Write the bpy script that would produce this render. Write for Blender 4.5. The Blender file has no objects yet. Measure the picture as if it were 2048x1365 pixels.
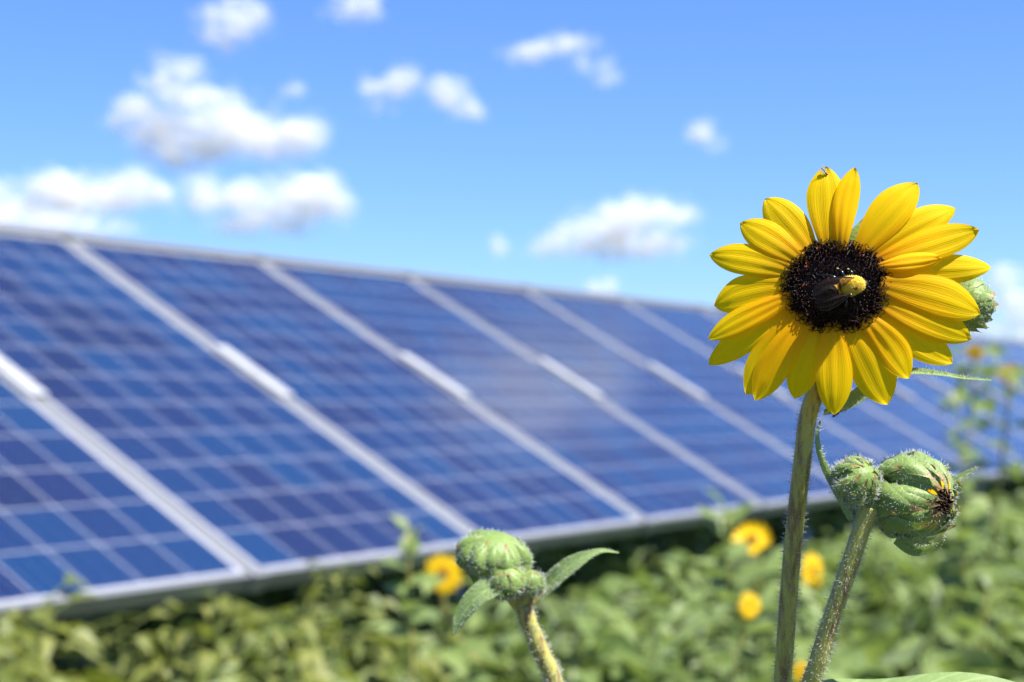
import bpy, math, random
import numpy as np
from mathutils import Vector, Matrix, Euler, noise

rnd = random.Random(7)
R = math.radians
scene = bpy.context.scene
col = scene.collection

# ------------------------------------------------------------------ camera
F_PX, PITCH, CAM_Z = 3373.0, 0.0352, 1.35          # focal length in photo pixels (2048 wide)
cd = bpy.data.cameras.new('camera')
cam = bpy.data.objects.new('camera', cd); col.objects.link(cam)
cam.location = (0, 0, CAM_Z); cam.rotation_euler = (R(90) + PITCH, 0, 0)
cd.sensor_width = 36; cd.lens = F_PX / 2048 * 36
cd.clip_start = 0.01; cd.clip_end = 90000
cd.dof.use_dof = True; cd.dof.focus_distance = 0.440; cd.dof.aperture_fstop = 16.0
scene.camera = cam

# ------------------------------------------------------------------ sky, sun, exposure
SUN_EL, SUN_AZ = R(60), R(122)                       # azimuth clockwise from +Y (ahead of the camera)
S = Vector((math.cos(SUN_EL) * math.sin(SUN_AZ), math.cos(SUN_EL) * math.cos(SUN_AZ), math.sin(SUN_EL)))
w = bpy.data.worlds.new('World'); scene.world = w; w.use_nodes = True
nt = w.node_tree; bg = nt.nodes['Background']
sky = nt.nodes.new('ShaderNodeTexSky'); sky.sky_type = 'NISHITA'; sky.sun_disc = False
sky.sun_elevation = SUN_EL; sky.sun_rotation = SUN_AZ
sky.air_density = 1.0; sky.dust_density = 0.2; sky.ozone_density = 4.5; sky.altitude = 300
tint = nt.nodes.new('ShaderNodeMix'); tint.data_type = 'RGBA'; tint.blend_type = 'MULTIPLY'
tint.inputs[0].default_value = 1.0; tint.inputs[7].default_value = (0.73, 0.955, 1.38, 1)
nt.links.new(sky.outputs[0], tint.inputs[6]); nt.links.new(tint.outputs[2], bg.inputs[0])
bg.inputs[1].default_value = 0.0515
sl = bpy.data.lights.new('sun', 'SUN'); sl.energy = 4.6; sl.angle = R(0.53); sl.color = (1, 0.96, 0.9)
so = bpy.data.objects.new('sun', sl); col.objects.link(so)
so.rotation_euler = (-S).to_track_quat('-Z', 'Y').to_euler(); so.location = (3, 0, 8)
vs = scene.view_settings
scene.display_settings.display_device = 'sRGB'
vs.view_transform = 'Standard'; vs.look = 'None'; vs.gamma = 1; vs.exposure = 1.5; vs.use_curve_mapping = False
cy = scene.cycles
cy.max_bounces = 16; cy.diffuse_bounces = 12; cy.glossy_bounces = 4; cy.transmission_bounces = 8
cy.transparent_max_bounces = 64
cy.use_denoising = True
cy.sample_clamp_indirect = 4.0

# ------------------------------------------------------------------ pixel of the photo + depth -> point of the place
CP, SP = math.cos(PITCH), math.sin(PITCH)
def P(px, py, d):
    x = (px - 1024) / F_PX * d; u = -(py - 682.5) / F_PX * d
    return Vector((x, d * CP - u * SP, CAM_Z + d * SP + u * CP))
def on_plane(px, py, C, n):
    r = P(px, py, 1.0) - cam.location
    return cam.location + r * ((C - cam.location).dot(n) / r.dot(n))

# ------------------------------------------------------------------ mesh and object helpers
class MB:
    def __init__(s): s.v = []; s.f = []; s.uv = []
    def add(s, V, Fc, UV=None):
        o = len(s.v)
        s.v.extend([tuple(p) for p in V]); s.f.extend([tuple(i + o for i in q) for q in Fc])
        s.uv.extend(UV if UV is not None else [(0.5, 0.5)] * len(V))
    def box(s, a, b):
        x0, y0, z0 = a; x1, y1, z1 = b
        V = [(x0,y0,z0),(x1,y0,z0),(x1,y1,z0),(x0,y1,z0),(x0,y0,z1),(x1,y0,z1),(x1,y1,z1),(x0,y1,z1)]
        s.add(V, [(0,3,2,1),(4,5,6,7),(0,1,5,4),(1,2,6,5),(2,3,7,6),(3,0,4,7)])
    def bevel_box(s, a, b, e):
        import bmesh
        bm = bmesh.new(); bmesh.ops.create_cube(bm, size=1)
        for v in bm.verts:
            v.co = Vector([(a[i] + b[i]) / 2 + v.co[i] * (b[i] - a[i]) for i in range(3)])
        bmesh.ops.bevel(bm, geom=bm.edges[:], offset=e, segments=2, affect='EDGES', profile=0.5)
        bm.verts.index_update()
        s.add([v.co[:] for v in bm.verts], [[v.index for v in f.verts] for f in bm.faces]); bm.free()
    def grid(s, nu, nv, fn):
        V = []; UV = []; Fc = []
        for i in range(nu):
            for j in range(nv):
                u = i / (nu - 1); t = j / (nv - 1)
                V.append(fn(u, t * 2 - 1)); UV.append((u, t))
        for i in range(nu - 1):
            for j in range(nv - 1):
                a = i * nv + j; Fc.append((a, a + nv, a + nv + 1, a + 1))
        s.add(V, Fc, UV)
    def tube(s, pts, rad, sides=10, cap=True, squash=None):
        pts = [Vector(p) for p in pts]; n = len(pts); V = []; UV = []; Fc = []
        t = (pts[1] - pts[0]).normalized()
        a = Vector((0, 0, 1)) if abs(t.z) < 0.9 else Vector((0, 1, 0))
        e1 = t.cross(a).normalized()
        for i, p in enumerate(pts):
            t = (pts[min(i + 1, n - 1)] - pts[max(i - 1, 0)]).normalized()
            e1 = (e1 - t * e1.dot(t)).normalized(); e2 = t.cross(e1)
            r = rad[i] if hasattr(rad, '__len__') else rad
            for k in range(sides):
                an = 2 * math.pi * k / sides
                V.append(p + (e1 * math.cos(an) + e2 * math.sin(an)) * r); UV.append((i / (n - 1), k / sides))
        for i in range(n - 1):
            for k in range(sides):
                a0 = i * sides + k; b0 = i * sides + (k + 1) % sides
                Fc.append((a0, b0, b0 + sides, a0 + sides))
        if cap:
            Fc.append(tuple(range(sides))[::-1]); Fc.append(tuple((n - 1) * sides + k for k in range(sides)))
        s.add(V, Fc, UV)
    def ball(s, C, ax, nu=10, nv=14, M=None):
        V = []; UV = []; Fc = []
        for i in range(nu + 1):
            th = math.pi * i / nu
            for j in range(nv):
                ph = 2 * math.pi * j / nv
                q = Vector((ax[0] * math.sin(th) * math.cos(ph), ax[1] * math.sin(th) * math.sin(ph), ax[2] * math.cos(th)))
                if M: q = M @ q
                V.append(Vector(C) + q); UV.append((i / nu, j / nv))
        for i in range(nu):
            for j in range(nv):
                a = i * nv + j; b = i * nv + (j + 1) % nv
                Fc.append((a, a + nv, b + nv, b))
        s.add(V, Fc, UV)
    def build(s, name, mat, parent=None, origin=None, smooth=True):
        o3 = Vector(origin) if origin is not None else Vector((0, 0, 0))
        if parent is not None and origin is None: o3 = Vector(parent.get('_o', (0, 0, 0)))
        me = bpy.data.meshes.new(name)
        me.from_pydata([(a[0] - o3.x, a[1] - o3.y, a[2] - o3.z) for a in s.v], [], s.f)
        ul = me.uv_layers.new(name='UVMap')
        li = np.empty(len(me.loops), dtype=np.int32); me.loops.foreach_get('vertex_index', li)
        ul.data.foreach_set('uv', np.array(s.uv, dtype=np.float32)[li].ravel())
        if smooth: me.polygons.foreach_set('use_smooth', np.ones(len(me.polygons), dtype=bool))
        me.materials.append(mat); me.update()
        o = bpy.data.objects.new(name, me); col.objects.link(o)
        if parent is not None:
            o.parent = parent
            o['_o'] = tuple(parent.get('_o', (0, 0, 0)))
        else:
            o.location = o3; o['_o'] = tuple(o3)
        return o
def empty(name, loc, label=None, cat=None, group=None):
    o = bpy.data.objects.new(name, None); col.objects.link(o); o.location = loc
    o.empty_display_size = 0.02; o['_o'] = tuple(loc)
    tag(o, label, cat, group); return o
def tag(o, label=None, cat=None, group=None, kind=None):
    if label: o['label'] = label
    if cat: o['category'] = cat
    if group: o['group'] = group
    if kind: o['kind'] = kind
    return o
def bez(pts, n=24):
    """smooth curve through points (Catmull-Rom)"""
    p = [Vector(q) for q in pts]; p = [p[0] * 2 - p[1]] + p + [p[-1] * 2 - p[-2]]
    out = []; segs = len(p) - 3; per = max(2, n // segs)
    for i in range(segs):
        a, b, c, d = p[i:i + 4]
        t0 = 0.0; t1 = t0 + max(1e-9, (b - a).length) ** .5; t2 = t1 + max(1e-9, (c - b).length) ** .5; t3 = t2 + max(1e-9, (d - c).length) ** .5
        for k in range(per):
            t = t1 + (t2 - t1) * k / per
            A1 = a * ((t1 - t) / (t1 - t0)) + b * ((t - t0) / (t1 - t0)); A2 = b * ((t2 - t) / (t2 - t1)) + c * ((t - t1) / (t2 - t1)); A3 = c * ((t3 - t) / (t3 - t2)) + d * ((t - t2) / (t3 - t2))
            B1 = A1 * ((t2 - t) / (t2 - t0)) + A2 * ((t - t0) / (t2 - t0)); B2 = A2 * ((t3 - t) / (t3 - t1)) + A3 * ((t - t1) / (t3 - t1))
            out.append(B1 * ((t2 - t) / (t2 - t1)) + B2 * ((t - t1) / (t2 - t1)))
    out.append(p[-2]); return out
def frame(n):
    n = n.normalized(); up = Vector((0, 0, 1)) if abs(n.z) < 0.95 else Vector((0, 1, 0))
    e1 = up.cross(n).normalized(); return e1, n.cross(e1)

# ------------------------------------------------------------------ materials
def mat(name):
    m = bpy.data.materials.new(name); m.use_nodes = True
    for n in list(m.node_tree.nodes): m.node_tree.nodes.remove(n)
    return m, m.node_tree
class N:
    def __init__(s, m): s.t = m.node_tree
    def n(s, typ, **k):
        x = s.t.nodes.new(typ)
        for a, b in k.items(): setattr(x, a, b)
        return x
    def l(s, a, b): s.t.links.new(a, b)
    def math(s, op, a, b=None):
        x = s.n('ShaderNodeMath', operation=op)
        for i, v in enumerate((a, b)):
            if v is None: continue
            if isinstance(v, (int, float)): x.inputs[i].default_value = v
            else: s.l(v, x.inputs[i])
        return x.outputs[0]
    def mix(s, f, a, b, bt='MIX'):
        x = s.n('ShaderNodeMix', data_type='RGBA', blend_type=bt)
        for i, v in ((0, f), (6, a), (7, b)):
            if isinstance(v, (int, float)): x.inputs[i].default_value = v
            elif isinstance(v, tuple): x.inputs[i].default_value = (*v, 1)
            else: s.l(v, x.inputs[i])
        return x.outputs[2]
    def ramp(s, f, stops):
        x = s.n('ShaderNodeValToRGB'); e = x.color_ramp.elements
        while len(e) < len(stops): e.new(0.5)
        for el, (p, c) in zip(e, stops): el.position = p; el.color = (*c, 1) if len(c) == 3 else c
        s.l(f, x.inputs[0]); return x.outputs[0]
    def noise(s, vec, scale, detail=3, rough=0.5):
        x = s.n('ShaderNodeTexNoise'); x.inputs['Scale'].default_value = scale
        x.inputs['Detail'].default_value = detail; x.inputs['Roughness'].default_value = rough
        if vec is not None: s.l(vec, x.inputs['Vector'])
        return x.outputs['Fac']
    def obj(s): return s.n('ShaderNodeTexCoord').outputs['Object']
    def uv(s): return s.n('ShaderNodeTexCoord').outputs['UV']
    def scale(s, v, sc):
        x = s.n('ShaderNodeMapping'); x.inputs['Scale'].default_value = sc; s.l(v, x.inputs[0]); return x.outputs[0]
    def princ(s, base, rough=0.6, spec=0.4, **k):
        p = s.n('ShaderNodeBsdfPrincipled')
        if isinstance(base, tuple): p.inputs['Base Color'].default_value = (*base, 1)
        else: s.l(base, p.inputs['Base Color'])
        if isinstance(rough, (int, float)): p.inputs['Roughness'].default_value = rough
        else: s.l(rough, p.inputs['Roughness'])
        p.inputs['Specular IOR Level'].default_value = spec
        for a, b in k.items(): p.inputs[a.replace('_', ' ')].default_value = b
        return p
    def out(s, sh, disp=None):
        o = s.n('ShaderNodeOutputMaterial'); s.l(sh, o.inputs['Surface']); return o
    def bump(s, h, strength, dist, *shaders):
        b = s.n('ShaderNodeBump'); b.inputs['Strength'].default_value = strength; b.inputs['Distance'].default_value = dist
        s.l(h, b.inputs['Height'])
        for sh in shaders: s.l(b.outputs[0], sh.inputs['Normal'])
    def mixsh(s, f, a, b):
        x = s.n('ShaderNodeMixShader')
        if isinstance(f, (int, float)): x.inputs[0].default_value = f
        else: s.l(f, x.inputs[0])
        s.l(a, x.inputs[1]); s.l(b, x.inputs[2]); return x.outputs[0]

def thin_mat(name, colour_fn, trans_gain, trans, rough, spec, bump_fn=None, sheen=0):
    """thin plant tissue: front reflection plus light coming through"""
    m, _ = mat(name); k = N(m)
    c, ct = colour_fn(k)
    p = k.princ(c, rough, spec)
    if sheen: p.inputs['Sheen Weight'].default_value = sheen; p.inputs['Sheen Roughness'].default_value = 0.4
    t = k.n('ShaderNodeBsdfTranslucent'); k.l(ct, t.inputs['Color'])
    if bump_fn:
        h, st, di = bump_fn(k); k.bump(h, st, di, p, t)
    k.out(k.mixsh(trans, p.outputs[0], t.outputs[0])); return m

def petal_cols(k):
    uv = k.uv(); sep = k.n('ShaderNodeSeparateXYZ'); k.l(uv, sep.inputs[0])
    g = k.ramp(sep.outputs[0], [(0.0, (0.94, 0.37, 0.002)), (0.22, (0.97, 0.53, 0.001)), (0.48, (0.98, 0.63, 0.001)), (1.0, (0.985, 0.70, 0.002))])
    v = k.noise(k.scale(uv, (1.3, 40, 1)), 1.0, 3)
    c = k.mix(k.math('MULTIPLY', v, 0.32), g, (0.85, 0.42, 0.002))
    return c, k.mix(0.25, c, (1.0, 0.48, 0.0))
def petal_bump(k):
    uv = k.uv(); return k.noise(k.scale(uv, (0.9, 34, 1)), 1.0, 3), 0.5, 0.0004
def far_petal_cols(k):
    n = k.noise(k.obj(), 60, 2); c = k.mix(n, (0.88, 0.50, 0.004), (0.92, 0.66, 0.006)); return c, c
M_PETAL_FAR = thin_mat('petal_far_yellow', far_petal_cols, 1, 0.45, 0.5, 0.3)
M_PETAL = thin_mat('petal_yellow', petal_cols, 1, 0.50, 0.5, 0.12, petal_bump)

def leaf_cols(a, b, ct, nscale):
    def f(k):
        uv = k.uv(); sep = k.n('ShaderNodeSeparateXYZ'); k.l(uv, sep.inputs[0])
        d = k.math('ABSOLUTE', k.math('SUBTRACT', sep.outputs[1], 0.5))
        rib = k.ramp(d, [(0.0, (1, 1, 1)), (0.05, (0, 0, 0))])
        ve = k.n('ShaderNodeTexWave'); ve.wave_type = 'BANDS'; ve.inputs['Scale'].default_value = 2.6
        ve.inputs['Distortion'].default_value = 0.6
        off = k.n('ShaderNodeCombineXYZ'); k.l(k.math('SUBTRACT', sep.outputs[0], k.math('MULTIPLY', d, 0.6)), off.inputs[0])
        k.l(off.outputs[0], ve.inputs['Vector'])
        vein = k.ramp(ve.outputs['Fac'], [(0.86, (0, 0, 0)), (1.0, (1, 1, 1))])
        n = k.noise(k.obj(), nscale, 3)
        c = k.mix(n, a, b)
        hi = tuple(min(1, x * 1.6 + 0.03) for x in b)
        c = k.mix(k.math('MULTIPLY', rib, 0.6), c, hi)
        c = k.mix(k.math('MULTIPLY', vein, 0.25), c, hi)
        return c, k.mix(0.5, c, ct)
    return f
M_LEAF = thin_mat('leaf_hairy', leaf_cols((0.15, 0.24, 0.065), (0.25, 0.34, 0.12), (0.42, 0.56, 0.08), 260), 1, 0.35, 0.55, 0.3,
                  lambda k: (k.noise(k.obj(), 900, 3), 0.5, 0.0004), 0.15)
def wild_cols(a, b, ct):
    def f(k):
        oi = k.n('ShaderNodeUVMap'); oi.uv_map = 'UVMap'
        n = k.noise(k.obj(), 5.5, 2); n2 = k.noise(k.obj(), 45, 2)
        f2 = k.ramp(k.math('ADD', k.math('MULTIPLY', n, 0.7), k.math('MULTIPLY', n2, 0.5)), [(0.42, (0, 0, 0)), (0.78, (1, 1, 1))])
        c = k.mix(f2, a, b); return c, k.mix(0.5, c, ct)
    return f
M_WEED = thin_mat('weed_leaf', wild_cols((0.075, 0.115, 0.016), (0.225, 0.23, 0.045), (0.32, 0.38, 0.03)), 1, 0.38, 0.5, 0.4, None, 0.2)
M_WEED2 = thin_mat('wild_leaf_grey', wild_cols((0.085, 0.145, 0.030), (0.205, 0.265, 0.075), (0.28, 0.38, 0.05)), 1, 0.35, 0.5, 0.4, None, 0.25)

def stem_mat(name, g, br, bias):
    m, _ = mat(name); k = N(m); o = k.obj()
    n = k.noise(k.scale(o, (500, 500, 90)), 1.0, 4, 0.6)
    n2 = k.noise(k.scale(o, (1400, 1400, 420)), 1.0, 2)
    f = k.ramp(n, [(bias - 0.09, (0, 0, 0)), (bias + 0.09, (1, 1, 1))])
    c = k.mix(f, g, br)
    fl = k.ramp(n2, [(0.60, (0, 0, 0)), (0.70, (1, 1, 1))])
    c = k.mix(k.math('MULTIPLY', fl, 0.55), c, (0.42, 0.40, 0.16))
    p = k.princ(c, 0.5, 0.4); p.inputs['Subsurface Weight'].default_value = 0.12
    p.inputs['Subsurface Radius'].default_value = (0.002, 0.002, 0.0008); p.inputs['Subsurface Scale'].default_value = 0.4
    k.bump(n2, 0.5, 0.0003, p); k.out(p.outputs[0]); return m
M_STEM = stem_mat('stem_brown_green', (0.40, 0.37, 0.07), (0.21, 0.13, 0.045), 0.53)
M_STEM2 = stem_mat('stem_pale', (0.38, 0.36, 0.08), (0.22, 0.14, 0.055), 0.56)

def bract_cols(k):
    uv = k.uv(); sep = k.n('ShaderNodeSeparateXYZ'); k.l(uv, sep.inputs[0])
    n = k.noise(k.obj(), 700, 3)
    d = k.math('ABSOLUTE', k.math('SUBTRACT', sep.outputs[1], 0.5))
    g = k.mix(n, (0.12, 0.205, 0.035), (0.24, 0.335, 0.085))
    e = k.ramp(d, [(0.30, (0, 0, 0)), (0.5, (1, 1, 1))])
    g = k.mix(k.math('MULTIPLY', e, 0.6), g, (0.27, 0.35, 0.10))
    tipm = k.ramp(sep.outputs[0], [(0.80, (0, 0, 0)), (0.95, (1, 1, 1))])
    c = k.mix(k.math('MULTIPLY', tipm, 0.85), g, (0.30, 0.10, 0.05))
    return c, k.mix(0.5, c, (0.34, 0.48, 0.05))
M_BRACT = thin_mat('bract_green', bract_cols, 1, 0.22, 0.5, 0.4, lambda k: (k.noise(k.obj(), 1500, 2), 0.5, 0.0003), 0.2)

m, _ = mat('plant_hair'); k = N(m)
p = k.princ((0.74, 0.76, 0.70), 0.35, 0.5); t = k.n('ShaderNodeBsdfTranslucent'); t.inputs[0].default_value = (0.65, 0.67, 0.6, 1)
k.out(k.mixsh(0.4, p.outputs[0], t.outputs[0])); M_HAIR = m

m, _ = mat('disc_dark'); k = N(m)
n = k.noise(k.obj(), 900, 2)
k.out(k.princ(k.mix(n, (0.012, 0.004, 0.003), (0.035, 0.012, 0.006)), 0.55, 0.3).outputs[0]); M_DISC = m
m, _ = mat('floret_brown'); k = N(m)
uv = k.uv(); sep = k.n('ShaderNodeSeparateXYZ'); k.l(uv, sep.inputs[0])
c = k.mix(sep.outputs[1], (0.010, 0.003, 0.002), (0.040, 0.012, 0.005))
c = k.mix(k.ramp(sep.outputs[1], [(0.94, (0, 0, 0)), (0.97, (1, 1, 1))]), c, (0.30, 0.09, 0.03))  # reddish glints painted into the colour of the highest tint values
k.out(k.princ(c, 0.5, 0.22).outputs[0]); M_FLORET = m

def simple(name, base, rough=0.5, spec=0.4, nscale=0, var=0.0, **kw):
    m, _ = mat(name); k = N(m)
    b = base
    if nscale:
        b = k.mix(k.noise(k.obj(), nscale, 4), tuple(x * (1 - var) for x in base), tuple(min(1, x * (1 + var)) for x in base))
    p = k.princ(b, rough, spec, **kw); k.out(p.outputs[0]); return m
M_STRIP = simple('joint_strip_gap_shade', (0.18, 0.19, 0.20), 0.5, 0.4, 9, 0.06, Metallic=0.4)  # darker than the frame: shade of the gap put into the colour
M_FRAME = simple('anodised_aluminium', (0.27, 0.275, 0.285), 0.42, 0.5, 9, 0.06, Metallic=0.55)
M_CLAMP = simple('bright_aluminium', (0.36, 0.37, 0.38), 0.45, 0.5, 20, 0.04, Metallic=0.15)
M_STEEL = simple('galvanised_steel', (0.42, 0.43, 0.44), 0.5, 0.5, 14, 0.2, Metallic=0.6)
M_BACK = simple('white_backsheet', (0.7, 0.7, 0.7), 0.6)

m, _ = mat('solar_cells'); k = N(m)
uv = k.uv(); sep = k.n('ShaderNodeSeparateXYZ'); k.l(uv, sep.inputs[0])
U, V_ = sep.outputs[0], sep.outputs[1]
def edge(x, pitch, half):
    fr = k.math('FRACT', x); d = k.math('MINIMUM', fr, k.math('SUBTRACT', 1.0, fr))
    return k.math('LESS_THAN', k.math('MULTIPLY', d, pitch), half)
ln = k.math('MAXIMUM', edge(U, 0.155, 0.0014), edge(V_, 0.159, 0.0014))
inside = k.math('MULTIPLY', k.math('MULTIPLY', k.math('GREATER_THAN', U, 0.0), k.math('LESS_THAN', U, 6.0)),
                k.math('MULTIPLY', k.math('GREATER_THAN', V_, 0.0), k.math('LESS_THAN', V_, 12.0)))
white = k.math('MAXIMUM', ln, k.math('SUBTRACT', 1.0, inside))
cell = k.n('ShaderNodeCombineXYZ'); k.l(k.math('FLOOR', U), cell.inputs[0]); k.l(k.math('FLOOR', V_), cell.inputs[1])
oi = k.n('ShaderNodeObjectInfo'); k.l(k.math('MULTIPLY', oi.outputs['Random'], 57.0), cell.inputs[2])
wn = k.n('ShaderNodeTexWhiteNoise'); k.l(cell.outputs[0], wn.inputs[0])
cc = k.ramp(wn.outputs['Value'], [(0.0, (0.007, 0.011, 0.042)), (0.25, (0.008, 0.013, 0.052)), (0.6, (0.006, 0.018, 0.066)), (1.0, (0.005, 0.026, 0.083))])
vo = k.n('ShaderNodeTexVoronoi'); vo.inputs['Scale'].default_value = 14; k.l(uv, vo.inputs[0])
hs = k.n('ShaderNodeSeparateXYZ'); k.l(vo.outputs['Color'], hs.inputs[0])
cc = k.mix(k.math('MULTIPLY', hs.outputs[0], 0.25), cc, (0.006, 0.028, 0.10))
bus = edge(k.math('MULTIPLY', k.math('ADD', U, 0.1667), 3.0), 0.0517, 0.0005)
cc = k.mix(k.math('MULTIPLY', bus, 0.6), cc, (0.18, 0.19, 0.22))
cc = k.mix(white, cc, (0.36, 0.37, 0.40))
dust = k.noise(k.scale(uv, (0.35, 0.35, 1)), 1.0, 4)
cc = k.mix(k.math('MULTIPLY', dust, 0.014), cc, (0.4, 0.38, 0.36))
p = k.princ(cc, 0.10, 0.5); p.inputs['IOR'].default_value = 1.45
k.out(p.outputs[0]); M_CELL = m

m, _ = mat('ground_soil'); k = N(m); o = k.obj()
n = k.noise(o, 0.9, 6, 0.65); n2 = k.noise(o, 18, 4)
c = k.mix(n, (0.035, 0.05, 0.015), (0.07, 0.075, 0.025)); c = k.mix(k.math('MULTIPLY', n2, 0.5), c, (0.045, 0.033, 0.02))
p = k.princ(c, 0.9, 0.2); k.bump(n2, 0.6, 0.03, p); k.out(p.outputs[0]); M_SOIL = m

def cloud_mat(name, a):
    m, _ = mat(name); k = N(m)
    d = k.n('ShaderNodeBsdfDiffuse'); d.inputs[0].default_value = (0.85, 0.855, 0.865, 1)
    t = k.n('ShaderNodeBsdfTranslucent'); t.inputs[0].default_value = (0.92, 0.925, 0.935, 1)
    tr = k.n('ShaderNodeBsdfTransparent')
    s = k.mixsh(0.5, d.outputs[0], t.outputs[0]); u_ = k.n('ShaderNodeSeparateXYZ'); k.l(k.uv(), u_.inputs[0]); k.out(k.mixsh(k.math('MULTIPLY', u_.outputs[0], a), tr.outputs[0], s)); return m
M_CLOUD = cloud_mat('cloud_vapour', 0.135); M_WISP = cloud_mat('thin_cloud_vapour', 0.08)

# ------------------------------------------------------------------ ground
g = MB(); Q = 30000.0
xs = [-Q, -3000, -300, -40, -12, 0, 12, 40, 300, 3000, Q]
for i in range(len(xs) - 1):
    for j in range(len(xs) - 1):
        g.add([(xs[i], xs[j], 0), (xs[i+1], xs[j], 0), (xs[i+1], xs[j+1], 0), (xs[i], xs[j+1], 0)], [(0, 1, 2, 3)])
tag(g.build('ground', M_SOIL), kind='structure')

# ------------------------------------------------------------------ row of solar panels
AZ, TILT = 0.549, 0.513
O_ROW = Vector((-0.590, 3.977, CAM_Z - 0.412))
row = Vector((math.sin(AZ), math.cos(AZ), 0)); nh = Vector((math.cos(AZ), -math.sin(AZ), 0))
up = -nh * math.cos(TILT) + Vector((0, 0, math.sin(TILT))); nrm = row.cross(up).normalized()
PW, PL, PITCH_W = 0.994, 1.970, 1.010
ROT = Matrix((row, up, nrm)).transposed()
def make_panel():
    r = empty('solar_panel', (0, 0, 0))
    f = MB(); lip = 0.020; zt, zb = 0.005, -0.040
    f.bevel_box((0, 0, zb), (PW, lip, zt), 0.002); f.bevel_box((0, PL - lip, zb), (PW, PL + .012, 0.018), 0.003)
    f.bevel_box((0, lip, zb), (lip, PL - lip, zt - 0.0015), 0.002); f.bevel_box((PW - lip, lip, zb), (PW, PL - lip, zt - 0.0015), 0.002)
    f.build('frame', M_FRAME, r, smooth=False)
    c = MB(); mg = 0.012; x0, x1, y0, y1 = lip - .001, PW - lip + .001, lip - .001, PL - lip + .001
    pu, pv = (x1 - x0 - 2 * mg) / 6, (y1 - y0 - 2 * mg) / 12
    uvf = lambda x, y: ((x - x0 - mg) / pu, (y - y0 - mg) / pv)
    c.add([(x0, y0, 0), (x1, y0, 0), (x1, y1, 0), (x0, y1, 0)], [(0, 1, 2, 3)], [uvf(x0, y0), uvf(x1, y0), uvf(x1, y1), uvf(x0, y1)])
    c.build('glass_face', M_CELL, r, smooth=False)
    b = MB(); b.box((lip, lip, -0.008), (PW - lip, PL - lip, -0.004)); b.build('backsheet', M_BACK, r, smooth=False)
    j = MB(); j.bevel_box((PW / 2 - .06, PL - .22, -0.030), (PW / 2 + .06, PL - .10, -0.0085), 0.004); j.build('junction_box', M_DISC, r, smooth=False)
    # cover rail closing the gap to the next panel on the left, with its long bright clamp
    gx0, gx1 = PW - PITCH_W + 0.001, -0.001
    s_ = MB(); s_.bevel_box((gx0, 0.004, -0.03), (gx1, PL - 0.004, 0.0005), 0.002); s_.build('joint_strip', M_STRIP, r, smooth=False)
    k_ = MB(); xm = (gx0 + gx1) / 2
    k_.bevel_box((xm - 0.030, 0.845, 0.0075), (xm + 0.030, 1.172, 0.016), 0.002)
    k_.bevel_box((xm - 0.006, 0.99, 0.0155), (xm + 0.006, 1.004, 0.021), 0.002)
    k_.build('middle_clamp', M_CLAMP, r, smooth=False)
    e_ = MB(); e_.bevel_box((xm - 0.028, -0.012, -0.038), (xm + 0.028, 0.026, 0.0125), 0.003); e_.build('edge_clamp', M_FRAME, r, smooth=False)
    e2 = MB(); e2.bevel_box((xm - 0.022, PL - 0.024, 0.0075), (xm + 0.022, PL + 0.014, 0.0225), 0.002); e2.build('edge_clamp', M_FRAME, r, smooth=False)
    return r
LAB = {-1: 'blue solar panel cut off by the left edge, the nearest of the row',
       0: 'wide blue solar panel at the left whose lower right corner ends over yellow green weeds',
       1: 'blue solar panel whose lower frame passes just left of the small orange sunflower',
       2: 'blue solar panel whose bottom edge runs behind the lower left bud cluster',
       3: 'blue solar panel with a pale cloud reflection, lower end right of the bud cluster leaf',
       4: 'blue solar panel whose lower edge ends above the drooping yellow bloom',
       5: 'blue solar panel whose lower part passes behind the tall hairy flower stem',
       6: 'blue solar panel behind the left petals of the big sunflower',
       7: 'hazy blue solar panel seen directly below the big sunflower head',
       8: 'hazy blue solar panel crossing behind the long leaf under the big sunflower',
       9: 'hazy blue solar panel above the pointed bract tip of the large bud',
       10: 'pale blue solar panel behind the tall blurred sunflower stalk at the right'}
def panel_at(r, i):
    r.matrix_world = Matrix.Translation(O_ROW + row * (PITCH_W * (i - 1) + 0.0)) @ ROT.to_4x4()
    if i < 11: tag(r, LAB[i], 'solar panel', 'solar panels in the row')
    else: tag(r, 'small pale solar panel far along the row at the right edge of the photo', 'solar panel', 'solar panels in the row')
pan0 = make_panel(); panel_at(pan0, -1)
pan0.name = 'solar_panel'
for i in range(0, 23):
    c = pan0.copy(); col.objects.link(c)
    for ch in pan0.children:
        d = ch.copy(); col.objects.link(d); d.parent = c
    panel_at(c, i)
# rack below the row
rk = empty('mounting_rack', (O_ROW + row * 5).to_tuple(), 'grey steel rack carrying the row of solar panels from below', 'mounting rack')
def rk_pt(a, b, h): return O_ROW + row * a + up * b + nrm * h
for b in (0.45, 1.5):
    q = MB(); q.tube([rk_pt(-2.2, b, -0.075), rk_pt(22.5, b, -0.075)], 0.03, 8); q.build('rail', M_STEEL, rk, smooth=False)
for a in np.arange(-1.5, 22, 3.0):
    for b in (0.45, 1.5):
        t = rk_pt(a, b, -0.10); q = MB(); q.tube([(t.x, t.y, 0), t], 0.035, 10); q.build('post', M_STEEL, rk)
    q = MB(); q.tube([rk_pt(a, 0.1, -0.12), rk_pt(a, 1.85, -0.12)], 0.028, 8); q.build('rafter', M_STEEL, rk, smooth=False)

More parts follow.
